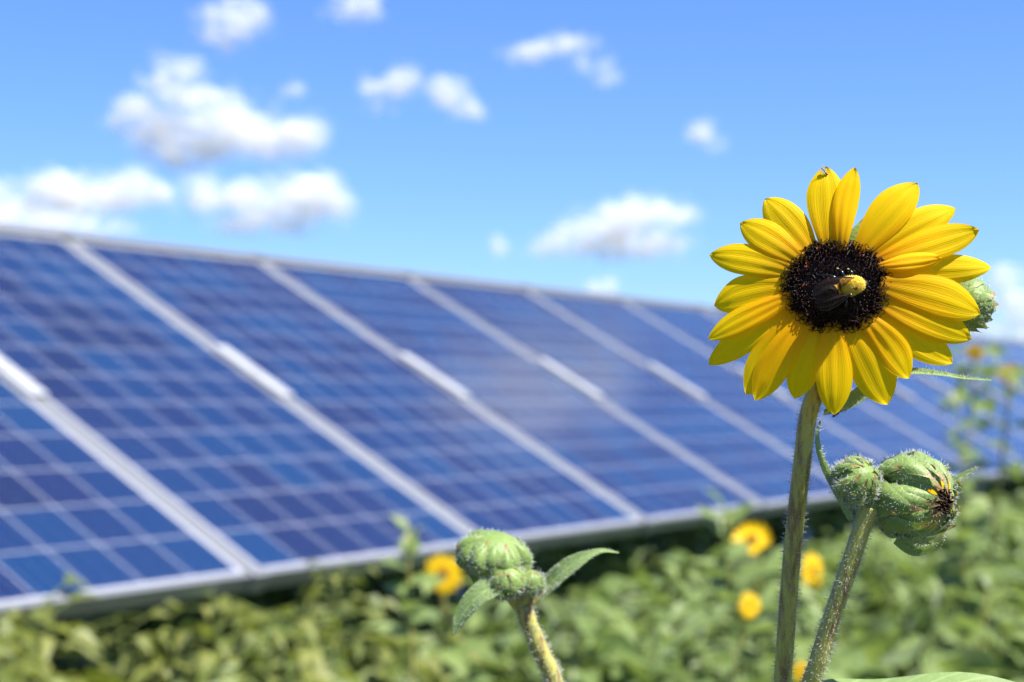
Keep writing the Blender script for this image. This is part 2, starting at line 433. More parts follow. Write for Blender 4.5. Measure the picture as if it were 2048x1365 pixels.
# ------------------------------------------------------------------ clouds (many thin puffs of vapour, kilometres away)
ico = []
def ico_template():
    import bmesh
    bm = bmesh.new(); bmesh.ops.create_icosphere(bm, subdivisions=2, radius=1)
    v = np.array([q.co[:] for q in bm.verts]); f = np.array([[q.index for q in t.verts] for t in bm.faces]); bm.free(); return v, f
IV, IF = ico_template()
HOR = 682.5 + F_PX * math.tan(PITCH)
def cloud(label, base_y, blobs, m=None, dens=1.0, group='white clouds in the sky'):
    rg = np.random.default_rng(abs(int(base_y * 7 + len(blobs) * 13 + blobs[0][0])))
    dist = 1100.0 / max(0.03, (HOR - base_y) / F_PX)
    px = dist / F_PX
    Vs = []; Fs = []; As = []; o = 0
    for (cx, cy, rx, ry, wt) in blobs:
        rx *= 1.06; ry *= 1.10
        n = int(max(12, dens * wt * 44 * max(1.0, rx / ry) ))
        for _ in range(n):
            while True:
                q = rg.uniform(-1, 1, 3)
                if (q ** 2).sum() < 1: break
            rim = rg.uniform() < 0.55; rr = ry * rg.uniform(0.26, 0.52)
            if rim: q = q / max(.2, np.linalg.norm(q)) * rg.uniform(0.92, 1.42)
            As.append(np.full(len(IV), rg.uniform(.10, .34) if rim else .75))
            c = P(cx + q[0] * (rx - rr * 0.5), cy + q[1] * (ry - rr * 0.5), dist)
            c = np.array(c) + np.array([0, q[2] * rx * px * 0.7, 0])
            s = rr * px * np.array([rg.uniform(0.9, 1.5), rg.uniform(0.9, 1.4), rg.uniform(0.65, 1.0)])
            bumpy = 1 + 0.16 * np.sin(IV @ rg.normal(0, 3.2, 3) + rg.uniform(0, 6))[:, None]
            Vs.append(IV * s * bumpy + c); Fs.append(IF + o); o += len(IV)
    Vs = np.concatenate(Vs); Fs = np.concatenate(Fs); c0 = Vs.mean(0)
    me = bpy.data.meshes.new('cloud'); me.from_pydata((Vs - c0).tolist(), [], Fs.tolist())
    me.polygons.foreach_set('use_smooth', np.ones(len(me.polygons), dtype=bool)); me.materials.append(m or M_CLOUD)
    li = np.empty(len(me.loops), dtype=np.int32); me.loops.foreach_get('vertex_index', li); aa = np.concatenate(As)[li]
    me.uv_layers.new(name='UVMap').data.foreach_set('uv', np.stack([aa, aa], 1).ravel().astype(np.float32))
    ob = bpy.data.objects.new('cloud', me); col.objects.link(ob); ob.location = c0
    tag(ob, label, 'cloud', group)
cloud('large white cumulus cloud stacked in several tiers, upper left', 330,
      [(352, 148, 58, 40, .55), (310, 165, 40, 22, .3), (285, 235, 62, 42, 1), (400, 200, 85, 26, .8), (345, 285, 85, 46, 1.1), (440, 260, 85, 48, 1.2), (520, 275, 90, 45, 1.3), (605, 275, 50, 38, 1), (380, 312, 60, 24, .7), (235, 245, 28, 22, .4)])
cloud('long low white cloud just above the left end of the panels', 425,
      [(115, 378, 58, 36, 1), (100, 405, 60, 30, .8), (185, 395, 95, 38, 1.2), (265, 378, 58, 36, 1.1), (320, 392, 30, 24, .5)])
cloud('broad white cloud with ragged base low above the panels, right of the long low one', 465,
      [(415, 392, 66, 40, 1), (510, 398, 60, 44, .9), (600, 398, 68, 50, 1.2), (660, 400, 42, 42, .9), (485, 447, 62, 24, .9), (575, 452, 52, 24, .7)])
cloud('soft cloud bank at the left edge resting behind the panel tops', 455,
      [(-20, 410, 62, 44, 1.1), (45, 436, 110, 36, 1), (130, 446, 75, 26, .8), (215, 455, 60, 18, .4)])
cloud('compact grey white cloud cut by the top edge of the photo at the left', 95,
      [(468, 38, 58, 46, .7), (450, 78, 42, 26, .5), (500, 25, 35, 30, .4), (418, 32, 30, 22, .3)])
cloud('faint pale cloud cut by the top edge, right of the compact one', 40, [(702, 12, 52, 32, .55), (740, 15, 32, 25, .25)])
cloud('small flat cloud left of the triangular one in the upper middle sky', 205,
      [(770, 172, 52, 26, .7), (815, 160, 36, 26, .6), (760, 215, 44, 16, .15)])
cloud('small triangular white cloud in the upper middle sky', 235, [(895, 185, 42, 32, .7), (925, 215, 38, 22, .5), (955, 230, 22, 10, .4)])
cloud('thin slanting streak of cloud in the upper sky right of the middle', 125,
      [(1050, 110, 45, 16, .7), (1095, 98, 50, 18, .7), (1140, 84, 40, 18, .6), (1170, 90, 34, 14, .2)])
cloud('faint wispy cloud shreds trailing below the slanting streak', 170, [(1190, 128, 42, 20, .6), (1212, 155, 34, 18, .5)], M_WISP, 0.9)
cloud('tiny round cloud alone above and left of the big sunflower', 295, [(1402, 266, 30, 24, .6), (1425, 288, 30, 18, .22)])
cloud('wide two tiered white cloud above the panels left of the big sunflower', 515,
      [(1235, 430, 70, 34, 1.1), (1325, 430, 70, 30, 1), (1185, 470, 72, 32, 1), (1280, 485, 88, 30, 1.1), (1105, 496, 48, 22, .8), (1235, 500, 80, 22, .6)])
cloud('small white cloud just peeping over the panel top edge', 595, [(1203, 578, 32, 22, .8), (1195, 600, 40, 16, .4)])
cloud('hazy cloud low at the right edge beside the big sunflower', 640,
      [(2010, 560, 46, 30, .5), (2030, 592, 50, 30, .5), (2040, 625, 70, 40, .6), (1950, 655, 60, 24, .4), (2030, 680, 80, 30, .5)])
cloud('faint scrap of cloud right of the large tiered cumulus', 190, [(590, 182, 26, 18, .45)], M_WISP, 1.3)
cloud('faint upright scrap of cloud left of the wide two tiered cloud', 510, [(1000, 490, 18, 24, .6)], M_WISP, 1.3)
# a cloud high above the picture: the photo shows it only as the pale glow mirrored in the panels
cloud('pale cloud mirrored as a soft glow in the blue solar panels', -830, [(1830, -830, 120, 100, 1.0), (1760, -960, 90, 70, .6), (1900, -700, 110, 80, .6)], M_CLOUD, 1.5)

# ------------------------------------------------------------------ leaves
def leaf_mesh(mb, base, d, nrmv, L, W, droop=0.25, fold=0.12, nu=12, nv=7, heart=0.30, wav=0.03, seed=0, tipcurl=0.0):
    d = d.normalized(); side = d.cross(nrmv).normalized(); nn = side.cross(d).normalized()
    def fn(u, v):
        a = u / heart if u < heart else None
        pr = math.sin(a * math.pi / 2) ** 0.7 if a is not None else max(0.0, 1 - ((u - heart) / (1 - heart)) ** 1.35)
        pr = max(pr, 0.03)
        x = u * L; y = v * pr * W / 2
        z = -droop * L * u * u + fold * abs(y) * 2 - tipcurl * L * max(0, u - .6) ** 2 + wav * W * math.sin(u * 9 + v * 2 + seed) * v
        return base + d * x + side * y + nn * z
    mb.grid(nu, nv, fn)

# low-poly leaf template for the plants that the photo shows out of focus
def leaf_np(nu=6, nv=5, heart=0.28):
    V = []; Fc = []
    for i in range(nu):
        u = i / (nu - 1)
        pr = math.sin(u / heart * math.pi / 2) ** 0.6 if u < heart else max(0.0, 1 - ((u - heart) / (1 - heart)) ** 1.3)
        for j in range(nv):
            v = j / (nv - 1) * 2 - 1
            V.append((u, v * max(pr, .04) * 0.5, -0.28 * u * u + 0.16 * abs(v) * pr))
    for i in range(nu - 1):
        for j in range(nv - 1):
            a = i * nv + j; Fc.append((a, a + nv, a + nv + 1, a + 1))
    return np.array(V), np.array(Fc)
LV, LF = leaf_np()
class NB:
    """numpy mesh buffer for masses of leaves"""
    def __init__(s): s.V = []; s.F = []; s.o = 0
    def leaf(s, base, d, up_, L, W):
        d = d / np.linalg.norm(d); sd = np.cross(d, up_); sd /= (np.linalg.norm(sd) + 1e-9); n = np.cross(sd, d)
        s.V.append(base + np.outer(LV[:, 0] * L, d) + np.outer(LV[:, 1] * W, sd) + np.outer(LV[:, 2] * L, n))
        s.F.append(LF + s.o); s.o += len(LV)
    def rod(s, a, b, r0, r1):
        t = b - a; t = t / np.linalg.norm(t); e = np.cross(t, [0.3, 0.9, 0.1]); e /= np.linalg.norm(e); g = np.cross(t, e)
        an = np.arange(5) * 2 * math.pi / 5; ring = np.outer(np.cos(an), e) + np.outer(np.sin(an), g)
        s.V.append(np.concatenate([a + ring * r0, b + ring * r1]))
        s.F.append(np.array([[i, (i + 1) % 5, 5 + (i + 1) % 5, 5 + i] for i in range(5)]) + s.o); s.o += 10
    def build(s, name, m, parent=None, origin=(0, 0, 0)):
        V = np.concatenate(s.V) - np.array(origin); Fc = np.concatenate(s.F)
        me = bpy.data.meshes.new(name); me.from_pydata(V.tolist(), [], Fc.tolist()); me.uv_layers.new(name='UVMap')
        me.polygons.foreach_set('use_smooth', np.ones(len(me.polygons), dtype=bool)); me.materials.append(m)
        o = bpy.data.objects.new(name, me); col.objects.link(o)
        if parent is not None: o.parent = parent
        else: o.location = origin
        return o
def plant_into(nb, ns, x, y, h, rg, n_leaf=34, lsc=1.0, low=0.25):
    lean = rg.normal(0, 0.09, 2) * h; b = np.array([x, y, 0.0])
    pt = lambda t: b + np.array([lean[0] * t * t, lean[1] * t * t, h * t])
    for i in range(4): ns.rod(pt(i / 4), pt((i + 1) / 4), 0.006 * (1.15 - i / 4), 0.006 * (0.95 - i / 4 + .05))
    ph = rg.uniform(0, 6.28)
    for i in range(n_leaf):
        t = low + (1 - low) * (i + rg.uniform(0, 1)) / n_leaf
        a = ph + i * 2.4 + rg.normal(0, .3)
        size = (0.035 + 0.075 * (1 - t) ** 0.7 * 1.0) * rg.uniform(0.75, 1.3) * lsc
        out = np.array([math.cos(a), math.sin(a), rg.uniform(-0.15, 0.55)])
        reach = rg.uniform(0.02, 0.10) + 0.11 * (1 - t) * rg.uniform(.4, 1.2)
        p0 = pt(t); p1 = p0 + out * reach
        ns.rod(p0, p1, 0.0022, 0.0016)
        d = np.array([out[0], out[1], rg.uniform(-0.7, 0.35)])
        upv = np.array([rg.normal(0, .35), rg.normal(0, .35), 1.0])
        nb.leaf(p1, d, upv, size * 1.25, size * rg.uniform(.75, 1.0))
# canopy in front of and below the row of panels: a mass nobody could count
rg = np.random.default_rng(5)
nb, ns, nb2 = NB(), NB(), NB()
rn = np.array(row); nhn = np.array(nh); O_n = np.array(O_ROW)
for _ in range(850):
    al = -2.2 + 15.0 * rg.uniform(0, 1) ** 1.25; ac = rg.uniform(-1.1, 2.6)
    if rg.uniform() < .40: ac = rg.uniform(-0.1, 0.7)
    x, y = (O_n + rn * al + nhn * ac)[:2]
    px_ = 1024 + F_PX * x / max(.5, y)
    if y < 2.15 or px_ < -250 or px_ > 2350: continue
    if noise.noise((x * 5.0, y * 5.0, 2)) < (0.08 if px_ < 640 else 0.0) and y < 7: continue          # open gaps between the clumps
    h = 0.84 + rg.normal(0, 0.065) + 0.07 * noise.noise((x * 2.3, y * 2.3, 7))
    left = px_ < 640 + rg.normal(0, 130)
    if left and -0.1 < ac < 0.9: h = 0.925 + rg.normal(0, 0.045)
    if ac < 0 and not left: h = min(h, 0.80)
    if not left and al < 8.5:                                                    # lower growth towards the row's shade
        h -= max(0, 0.17 - 0.12 * max(0, ac)) * rg.uniform(.4, 1.3)
    if y < 2.9: h = min(h, 0.80)
    h = min(h, 0.955)
    plant_into(nb if left else nb2, ns, x, y, h, rg, 60 if left else 30, rg.choice([.8, 1.0, 1.5], p=[.45, .4, .15]) if left else rg.choice([1.2, 1.8, 2.1]), 0.55)
for _ in range(420):
    al = -2.6 + 16.0 * rg.uniform(0, 1) ** 1.2; ac = rg.uniform(-1.75, -0.25)
    x, y = (O_n + rn * al + nhn * ac)[:2]
    h = min(0.70 + rg.normal(0.12, 0.09), 0.86 + 0.45 * -ac)
    plant_into(nb2, ns, x, y, h, rg, 34, 1.9, 0.12)
tag(nb.build('weed_foliage', M_WEED), 'yellow green weed leaves filling the ground below the left panels', 'weeds', kind='stuff')
tag(nb2.build('wild_foliage', M_WEED2), 'grey green broad wild sunflower leaves massed below the panels', 'foliage', kind='stuff')
tag(ns.build('foliage_stalks', simple('stalk_green', (0.10, 0.13, 0.03), 0.6, 0.3, 40, 0.3)), 'thin stalks within the mass of leaves below the panels', 'stalks', kind='stuff')

# single wild sunflowers that stand out of the mass (all out of focus)
def small_flower(C, n, rad, parent, seed, full=True, cup=0.15, disc=0.28):
    rg = random.Random(seed); n = n.normalized(); e1, e2 = frame(n)
    b = MB(); b.ball(C - n * rad * 0.05, (rad * disc, rad * disc, rad * 0.16), 8, 12, Matrix((e1, e2, n)).transposed())
    hd = b.build('flower_disc', M_FLORET_PALE, parent)
    q = MB(); npet = 15
    for i in range(npet):
        a = 2 * math.pi * i / npet + rg.uniform(-.12, .12); L = rad * rg.uniform(.9, 1.06)
        dr = e1 * math.cos(a) + e2 * math.sin(a); sd = n.cross(dr)
        def fn(u, v, L=L, dr=dr, sd=sd):
            pr = 0.45 + .55 * math.sin(min(u / .5, 1) * math.pi / 2) if u < .5 else math.sqrt(max(0, 1 - ((u - .5) / .5) ** 2))
            r_ = rad * disc * .7 + u * (L - rad * disc * .7)
            return C + dr * r_ + sd * v * pr * L * .19 + n * (cup * L * (u - u * u * 1.3))
        q.grid(7, 4, fn)
    q.build('petals', M_PETAL_FAR, parent)
    return hd
M_FLORET_PALE = simple('disc_orange_brown', (0.09, 0.022, 0.004), 0.6, 0.2, 300, 0.5)
def wild_sunflower(px, py, d, rad_px, n, label, seed, leaves=14, lsize=0.07, cup=.15, full=True, lean=(0, 0), extra_top=0):
    C = P(px, py, d); rg = np.random.default_rng(seed); base = Vector((C.x + lean[0], C.y + 0.06 + lean[1], 0))
    r = empty('wild_sunflower', base, label, 'wild sunflower', 'blurred wild sunflowers below the panels')
    n = Vector(n).normalized(); rad = rad_px / F_PX * d
    neck = C - n * rad * 0.35
    pts = bez([base, base.lerp(neck, .5) + Vector((rg.normal(0, .02), rg.normal(0, .02), 0)), neck - n * rad * .6 - Vector((0, 0, rad * .6)), neck], 18)
    s_ = MB(); s_.tube(pts, [0.006 * (1.2 - .6 * i / len(pts)) for i in range(len(pts))], 8); s_.build('stem', M_STEM2, r)
    small_flower(C, n, rad, r, seed, full, cup)
    for i in range(leaves):
        t = 0.40 + .36 * i / leaves; p0 = pts[int(t * (len(pts) - 1))]; a = i * 2.4 + seed
        out = Vector((math.cos(a), math.sin(a), 0.35)); p1 = p0 + out * rg.uniform(.02, .06)
        q = MB(); q.tube([p0, p1], [0.0022, .0016], 5)
        sz = lsize * (1.35 - t * .7) * rg.uniform(.8, 1.2)
        leaf_mesh(q, p1, out + Vector((0, 0, -.4 + rg.normal(0, .2))), Vector((rg.normal(0, .2), rg.normal(0, .2), 1)), sz * 1.25, sz, .3, .15, 7, 5)
        q.build('leaf', M_WEED2, r)
    bs = MB(); e1, e2 = frame(n)
    bs.ball(neck, (rad * .34, rad * .34, rad * .3), 6, 10, Matrix((e1, e2, n)).transposed()); bs.build('flower_base', M_BRACT, r)
    return r
wild_sunflower(885, 1150, 2.95, 42, (0.0, -1, 0.12), 'round yellow orange sunflower with dark orange eye beside the lower left bud cluster', 11, 14, .07, .12)
wild_sunflower(1505, 1078, 3.6, 42, (-0.35, -0.75, 0.75), 'drooping yellow bloom under the panel edge, left of the tall hairy stem', 12, 18, .10, -.5, lean=(.03, 0))
wild_sunflower(1626, 1143, 3.5, 42, (0.8, -0.68, 0.1), 'narrow yellow bloom seen from its side between the two hairy stems', 13, 12, .09, .2)
wild_sunflower(1500, 1212, 3.3, 27, (0.5, -1, 0.2), 'small yellow bloom lower down left of the tall hairy stem', 14, 10, .08, .2)
wild_sunflower(1603, 1344, 2.9, 21, (-.3, -1, 0.3), 'half hidden yellow bloom at the bottom between the two hairy stems', 15, 10, .08, .2)
wild_sunflower(1950, 705, 5.2, 20, (-0.3, -.8, -0.45), 'faint high yellow bloom on a stalk right of the big sunflower, nearer to it', 16, 22, .07, .1, lean=(-.06, .1))
wild_sunflower(2020, 747, 5.0, 25, (-0.25, -.8, -0.4), 'dull orange bloom on a tall stalk near the right edge of the photo', 17, 24, .085, .1, full=True, lean=(-.16, .1))
def shoot(px, py, d, label, seed, n=9, lsize=.05, hgt=.3):
    T = P(px, py, d); rg = np.random.default_rng(seed); base = Vector((T.x, T.y, 0))
    r = empty('leafy_shoot', base, label, 'plant shoot', 'leafy shoots rising in front of the panels')
    pts = bez([base, base.lerp(T, .6) + Vector((.015, 0, 0)), T], 14)
    q = MB(); q.tube(pts, [0.0034 * (1.1 - .7 * i / len(pts)) for i in range(len(pts))], 7); q.build('stem', M_STEM2, r)
    for i in range(n):
        t = 1 - hgt * (i / n) / max(.4, T.z); k_ = t * (len(pts) - 1); p0 = pts[min(len(pts) - 1, int(k_))].lerp(pts[min(len(pts) - 1, int(k_) + 1)], k_ % 1)
        a = i * 2.4 + seed; out = Vector((math.cos(a), math.sin(a) * .8, .5 if i > 2 else 1.2))
        q = MB(); sz = lsize * rg.uniform(.8, 1.2) * (.75 + .5 * i / n)
        leaf_mesh(q, p0, out, Vector((0, -.4, 1)), sz * 1.3, sz * .8, .25, .15, 7, 5); q.build('leaf', M_WEED2, r)
shoot(815, 1062, 2.75, 'pale leafy shoot tip poking over the panel frame left of the bud cluster', 3, 9, .05, .25)
shoot(1455, 1030, 3.5, 'leafy shoot rising over the panel edge above the drooping yellow bloom', 4, 10, .075, .3)
shoot(1915, 790, 4.9, 'tall leafy shoot in front of the far panels at the right, behind the bud tip', 5, 18, .085, .75)

# ------------------------------------------------------------------ hairs
def hairs_on(name, src_list, parent, n, length, rad, lean=Vector((0, 0, 0)), seed=1, bend=0.5, keep=None, both=False):
    rg = random.Random(seed); b = MB(); tris = []; acc = []; tot = 0.0
    for mb in src_list:
        for f in mb.f:
            if len(f) > 4: continue
            q = [Vector(mb.v[i]) for i in f]; uvq = [mb.uv[i] for i in f]
            ar = (q[1] - q[0]).cross(q[2] - q[0]).length
            if ar < 1e-12: continue
            if keep and not keep(uvq[0]): continue
            tot += ar; acc.append(tot); tris.append(q)
    import bisect
    for _ in range(n):
        q = tris[min(len(tris) - 1, bisect.bisect(acc, rg.random() * tot))]
        a, c = rg.random(), rg.random()
        if len(q) == 4: p = q[0].lerp(q[1], a).lerp(q[3].lerp(q[2], a), c)
        else:
            if a + c > 1: a, c = 1 - a, 1 - c
            p = q[0] + (q[1] - q[0]) * a + (q[2] - q[0]) * c
        nn = (q[1] - q[0]).cross(q[2] - q[0]).normalized()
        if both and rg.random() < .5: nn = -nn
        d0 = (nn + Vector((rg.gauss(0, .35), rg.gauss(0, .35), rg.gauss(0, .35))) + lean * .4).normalized()
        L = length * rg.uniform(.5, 1.25)
        d1 = (d0 + lean * bend + Vector((rg.gauss(0, .3), rg.gauss(0, .3), rg.gauss(0, .3)))).normalized()
        e1, e2 = frame(d0); r0 = rad * rg.uniform(.8, 1.2)
        V = []
        for r_, c_ in ((r0, p - nn * 0.00005), (r0 * .7, p + d0 * L * .55)):
            for k_ in range(3):
                an = k_ * 2.0944; V.append(c_ + (e1 * math.cos(an) + e2 * math.sin(an)) * r_)
        V.append(p + d0 * L * .55 + d1 * L * .5)
        b.add(V, [(0, 1, 4, 3), (1, 2, 5, 4), (2, 0, 3, 5), (3, 4, 6), (4, 5, 6), (5, 3, 6)])
    o = b.build(name, M_HAIR, parent); o['kind'] = 'stuff'; return o
def tube_out(mb): return [mb]

# ------------------------------------------------------------------ the big sunflower
D0 = 0.440
_q = P(1565, 1365, 0.462); _w = P(1585, 1100, .458); SF_base = _q + (_q - _w) * (1.15 * _q.z / (_w.z - _q.z)) * .87; SF_base.z = 0
sf = empty('sunflower', SF_base, 'large yellow sunflower with dark brown disc on a tall hairy stem, in sharp focus', 'sunflower')
HC = P(1673, 571, D0)                                              # centre of the disc
TD = R(-1)
HN = Vector((-0.10, -math.cos(TD), -math.sin(TD))).normalized()
E1, E2 = frame(HN); E1, E2 = -E1, E2
if E1.x < 0: E1 = -E1
if E2.z < 0: E2 = -E2
mm = 0.001
# stem
st_pts = bez([SF_base, SF_base.lerp(P(1565, 1365, .462), .3), SF_base.lerp(P(1565, 1365, .462), .6), SF_base.lerp(P(1565, 1365, .462), .9), P(1565, 1365, .462), P(1585, 1100, .458), P(1604, 930, .455), P(1617, 830, .454), P(1640, 760, .4535), P(1660, 690, .4525)], 110)
st = MB(); st.tube(st_pts, [0.00245 + max(0, 1.2 - p.z) * .0016 for p in st_pts], 16)
stem = st.build('stem', M_STEM, sf)
stv = MB(); ip = [p for p in st_pts if p.z > CAM_Z - .10]; stv.tube(ip, 0.00245, 16, cap=False)
hairs_on('stem_hair', [stv], stem, 1500, 0.0014, 0.00007, Vector((0, 0, 0.35)), 3, 0.6)
# flower head: receptacle
rc = MB(); rc.ball(HC - HN * 5.5 * mm, (11.0 * mm, 10.5 * mm, 6.5 * mm), 12, 24, Matrix((E1, E2, HN)).transposed())
head = rc.build('flower_head', M_BRACT, sf)
tag(head, 'flower head with about twenty yellow ray petals around a dark disc')
# disc dome
DR = 13.6 * mm
dm = MB(); dm.ball(HC - HN * 2.5 * mm, (DR, DR * .885, 3.6 * mm), 14, 36, Matrix((E1, E2, HN)).transposed())
disc = dm.build('disc', M_DISC, head)
def dome(a, r):                                                    # point and normal on the dome at polar (a, r 0..1)
    z = math.sqrt(max(0.0, 1 - r * r)) * 3.6 * mm
    p = HC - HN * 2.5 * mm + E1 * (r * DR * math.cos(a)) + E2 * (r * DR * .885 * math.sin(a)) + HN * z
    n = (HN + (E1 * math.cos(a) + E2 * math.sin(a)) * r * r * .9).normalized(); return p, n
fl = MB(); rgf = random.Random(21); NF = 560
for i in range(NF):
    r = math.sqrt((i + .5) / NF) * 0.985; a = i * 2.39996
    p, n = dome(a, r); n = (n + Vector((rgf.gauss(0, .16), rgf.gauss(0, .16), rgf.gauss(0, .16)))).normalized()
    ec, es = frame(n); outer = r > 0.60
    h = (1.25 if outer else 0.85) * mm * rgf.uniform(.7, 1.25); rr = 0.40 * mm * rgf.uniform(.8, 1.15)
    tint_ = rgf.random() ** 2 * .9
    if rgf.random() < 0.035: tint_ = 1.0  # a few florets take the painted glint colour
    sides = 5; V = []; UV = []
    prof = ((0.75, 0.0), (0.7, 0.55), (1.0, 0.85), (1.55, 1.05))
    ph = rgf.uniform(0, 6)
    for (q, z) in prof:
        for k_ in range(sides):
            an = ph + k_ * 2 * math.pi / sides; V.append(p - n * .3 * mm + (ec * math.cos(an) + es * math.sin(an)) * rr * q + n * h * z); UV.append((0, tint_))
    Fc = []
    for l_ in range(2):
        for k_ in range(sides):
            Fc.append((l_ * sides + k_, l_ * sides + (k_ + 1) % sides, (l_ + 1) * sides + (k_ + 1) % sides, (l_ + 1) * sides + k_))
    for k_ in range(sides):                                       # five pointed lobes
        m1 = len(V); V.append(V[15 + k_]); UV.append((0, tint_))
        Fc.append((10 + k_, 10 + (k_ + 1) % sides, m1))
    fl.add(V, Fc, UV)
    # curled stigmas: two little hooks on the outer florets, a plain bud inside
    if r > 0.72 and rgf.random() < 0.75:
        for sg in (-1, 1):
            ax = (ec * math.cos(ph) + es * math.sin(ph)) * sg
            cr = rgf.uniform(.38, .58) * mm; c0 = p + n * h * .9 + ax * cr
            pts = [c0 - ax * cr * math.cos(t) + n * cr * math.sin(t) * 1.1 for t in np.linspace(0, 4.3, 9)]
            q = MB(); q.tube(pts, 0.085 * mm, 5); fl.add(q.v, q.f, [(0, tint_ * .6)] * len(q.v))
    elif rgf.random() < .55:
        q = MB(); q.ball(p + n * h * .8, (rr * .55, rr * .55, rr * 1.1), 4, 6, Matrix((ec, es, n)).transposed()); fl.add(q.v, q.f, [(0, tint_)] * len(q.v))
# ring of hooks hanging over the rim, clearest along the lower and right rim
for i in range(46):
    a = R(-215) + i / 45 * R(255); p, n = dome(a, 0.97)
    rad_ = (E1 * math.cos(a) + E2 * math.sin(a)); tg = (-E1 * math.sin(a) + E2 * math.cos(a))
    cr = rgf.uniform(.5, .72) * mm; c0 = p + rad_ * rgf.uniform(.3, 1.1) * mm + HN * rgf.uniform(.3, 1.6) * mm
    pts = [c0 + tg * cr * math.cos(t) - rad_ * cr * math.sin(t) * -1 for t in np.linspace(R(160), R(-80) - rgf.random(), 10)]
    q = MB(); q.tube(pts, 0.095 * mm, 5); fl.add(q.v, q.f, [(0, .12)] * len(q.v))
fo = fl.build('florets', M_FLORET, head); fo['kind'] = 'stuff'
# ray petals: (base, tip, width, sideways bend, layer, sweep back, seed) in the pixels of an enlarged crop of the photo
def crop(x, y): return 1380 + x / 2.4375, 300 + y / 2.4375
PET = [
 ((668, 440), (657, 80), 176, 0, 1.0, 5.0), ((742, 445), (800, 84), 112, -14, 1.7, 4.0), ((848, 455), (1114, 166), 172, -14, 1.2, 5.0),
 ((925, 480), (1294, 284), 140, -16, .5, 5.5), ((975, 510), (1409, 388), 150, 0, 1.2, 5.0), ((985, 585), (1468, 572), 132, 0, .1, 4.5),
 ((975, 545), (1230, 530), 84, 0, 1.9, 2.0), ((980, 655), (1417, 792), 188, -12, 1.8, 4.0), ((950, 735), (1374, 918), 160, 0, 1.1, 4.0),
 ((920, 790), (1281, 1040), 158, 4, .4, 4.0), ((872, 845), (1070, 1112), 150, -16, 1.3, 3.2), ((770, 870), (968, 1240), 196, -10, .6, 3.0),
 ((690, 880), (705, 1292), 164, 0, 1.5, 2.4), ((615, 870), (512, 1214), 150, 4, .4, 3.0), ((540, 840), (318, 1222), 150, 10, 1.1, 3.2),
 ((500, 825), (270, 1192), 150, 12, .6, 3.6), ((470, 770), (90, 1050), 128, 8, .2, 3.6), ((455, 720), (88, 922), 112, 6, 1.2, 2.6),
 ((460, 670), (116, 755), 160, 20, .5, 4.0), ((472, 585), (94, 515), 138, 14, .9, 5.0), ((515, 520), (242, 360), 146, 10, 1.3, 5.0),
 ((570, 470), (366, 238), 168, 6, .6, 5.0)]
cc0 = Vector((715, 660, 0))
for i, (b_, t_, wd, bd, ly, bk) in enumerate(PET):
    rp = random.Random(100 + i)
    b_ = Vector((*b_, 0)); t_ = Vector((*t_, 0)); b_ = b_ + (cc0 - b_) * 0.22
    ax = (t_ - b_); Lp = ax.length; ax.normalize(); sdp = Vector((-ax.y, ax.x, 0))
    edge_w = rp.uniform(.4, 1.0); ph = rp.uniform(0, 6); tipx = rp.uniform(-.10, .10)
    fd = rp.uniform(.3, 1.15)
    def fn(u, v):
        if u < 0.58: pr = 0.40 + 0.60 * math.sin(u / .58 * math.pi / 2) ** 1.15
        else: pr = max(0.0, 1 - ((u - .58) / .42) ** 2.2) ** 0.76
        pr = max(pr, 0.012)
        wob = 1 + 0.03 * math.sin(u * 7 + ph + (2 if v > 0 else 0))
        s_ = v * pr * wd * 0.55 * wob + bd * math.sin(u * math.pi) + tipx * wd * max(0, u - .7) * 1.2
        q = b_ + ax * (u * Lp) + sdp * s_
        px, py = crop(q.x, q.y)
        z = ly * 1.25 + 2.6 * u - (1.2 + .62 * bk) * 1.25 * u ** 2 + 0.8 * math.sin(u * 5 + ph) * u * (1 - u)
        z += -fd * v * v * (0.4 + .5 * u) * pr + 0.11 * math.cos(v * 9.5 + .6 * math.sin(ph)) * math.sin(u * 2.6 + .3) + 0.45 * edge_w * v * math.sin(u * 6 + ph)
        z -= 0.9 * max(0, u - .8) * 5 * (1 - abs(v)) * .35
        return on_plane(px, py, HC + HN * (z - 2.2) * mm, HN)
    if i == 0: FLY = fn(.93, -.15)
    q = MB(); q.grid(30, 15, fn); q.build('petal', M_PETAL, head)
# bracts behind the petals
for i in range(13):
    a = i / 13 * 2 * math.pi + .2; rad_ = (E1 * math.cos(a) + E2 * math.sin(a))
    q = MB(); leaf_mesh(q, HC - HN * 6 * mm + rad_ * 8 * mm, rad_ + HN * .15, HN, 12 * mm, 6 * mm, .2, .1, 9, 5); q.build('bract', M_BRACT, head)
# long leaf under the head (goes right) and the narrow one left of the buds
def ribbon(pts, widths, nrmv, name, parent, fold=.25, m=M_LEAF, nhair=0, seed=1, twist=0.0):
    pts = bez(pts, 28); n = len(pts); q = MB()
    def fn(u, v):
        i = u * (n - 1); i0 = min(n - 2, int(i)); p = pts[i0].lerp(pts[i0 + 1], i - i0); t = (pts[i0 + 1] - pts[i0]).normalized()
        nv = Matrix.Rotation(twist * u, 3, t) @ nrmv
        sd = t.cross(nv).normalized(); nn = sd.cross(t)
        wi = np.interp(u, np.linspace(0, 1, len(widths)), widths)
        return p + sd * v * wi / 2 + nn * (abs(v) * wi * fold)
    q.grid(28, 7, fn); o = q.build(name, m, parent)
    if nhair:
        hairs_on('leaf_hair', [q], o, nhair, 0.0009, 0.00005, Vector((0, 0, .2)), seed, .4, both=True)
        e = MB(); e.v = q.v; e.uv = q.uv; e.f = [f for j, f in enumerate(q.f) if j % 6 in (0, 5)]
        hairs_on('edge_hair', [e], o, nhair // 2, 0.0011, 0.00007, Vector((0, -.1, .3)), seed + 1, .4, both=True)
    return o
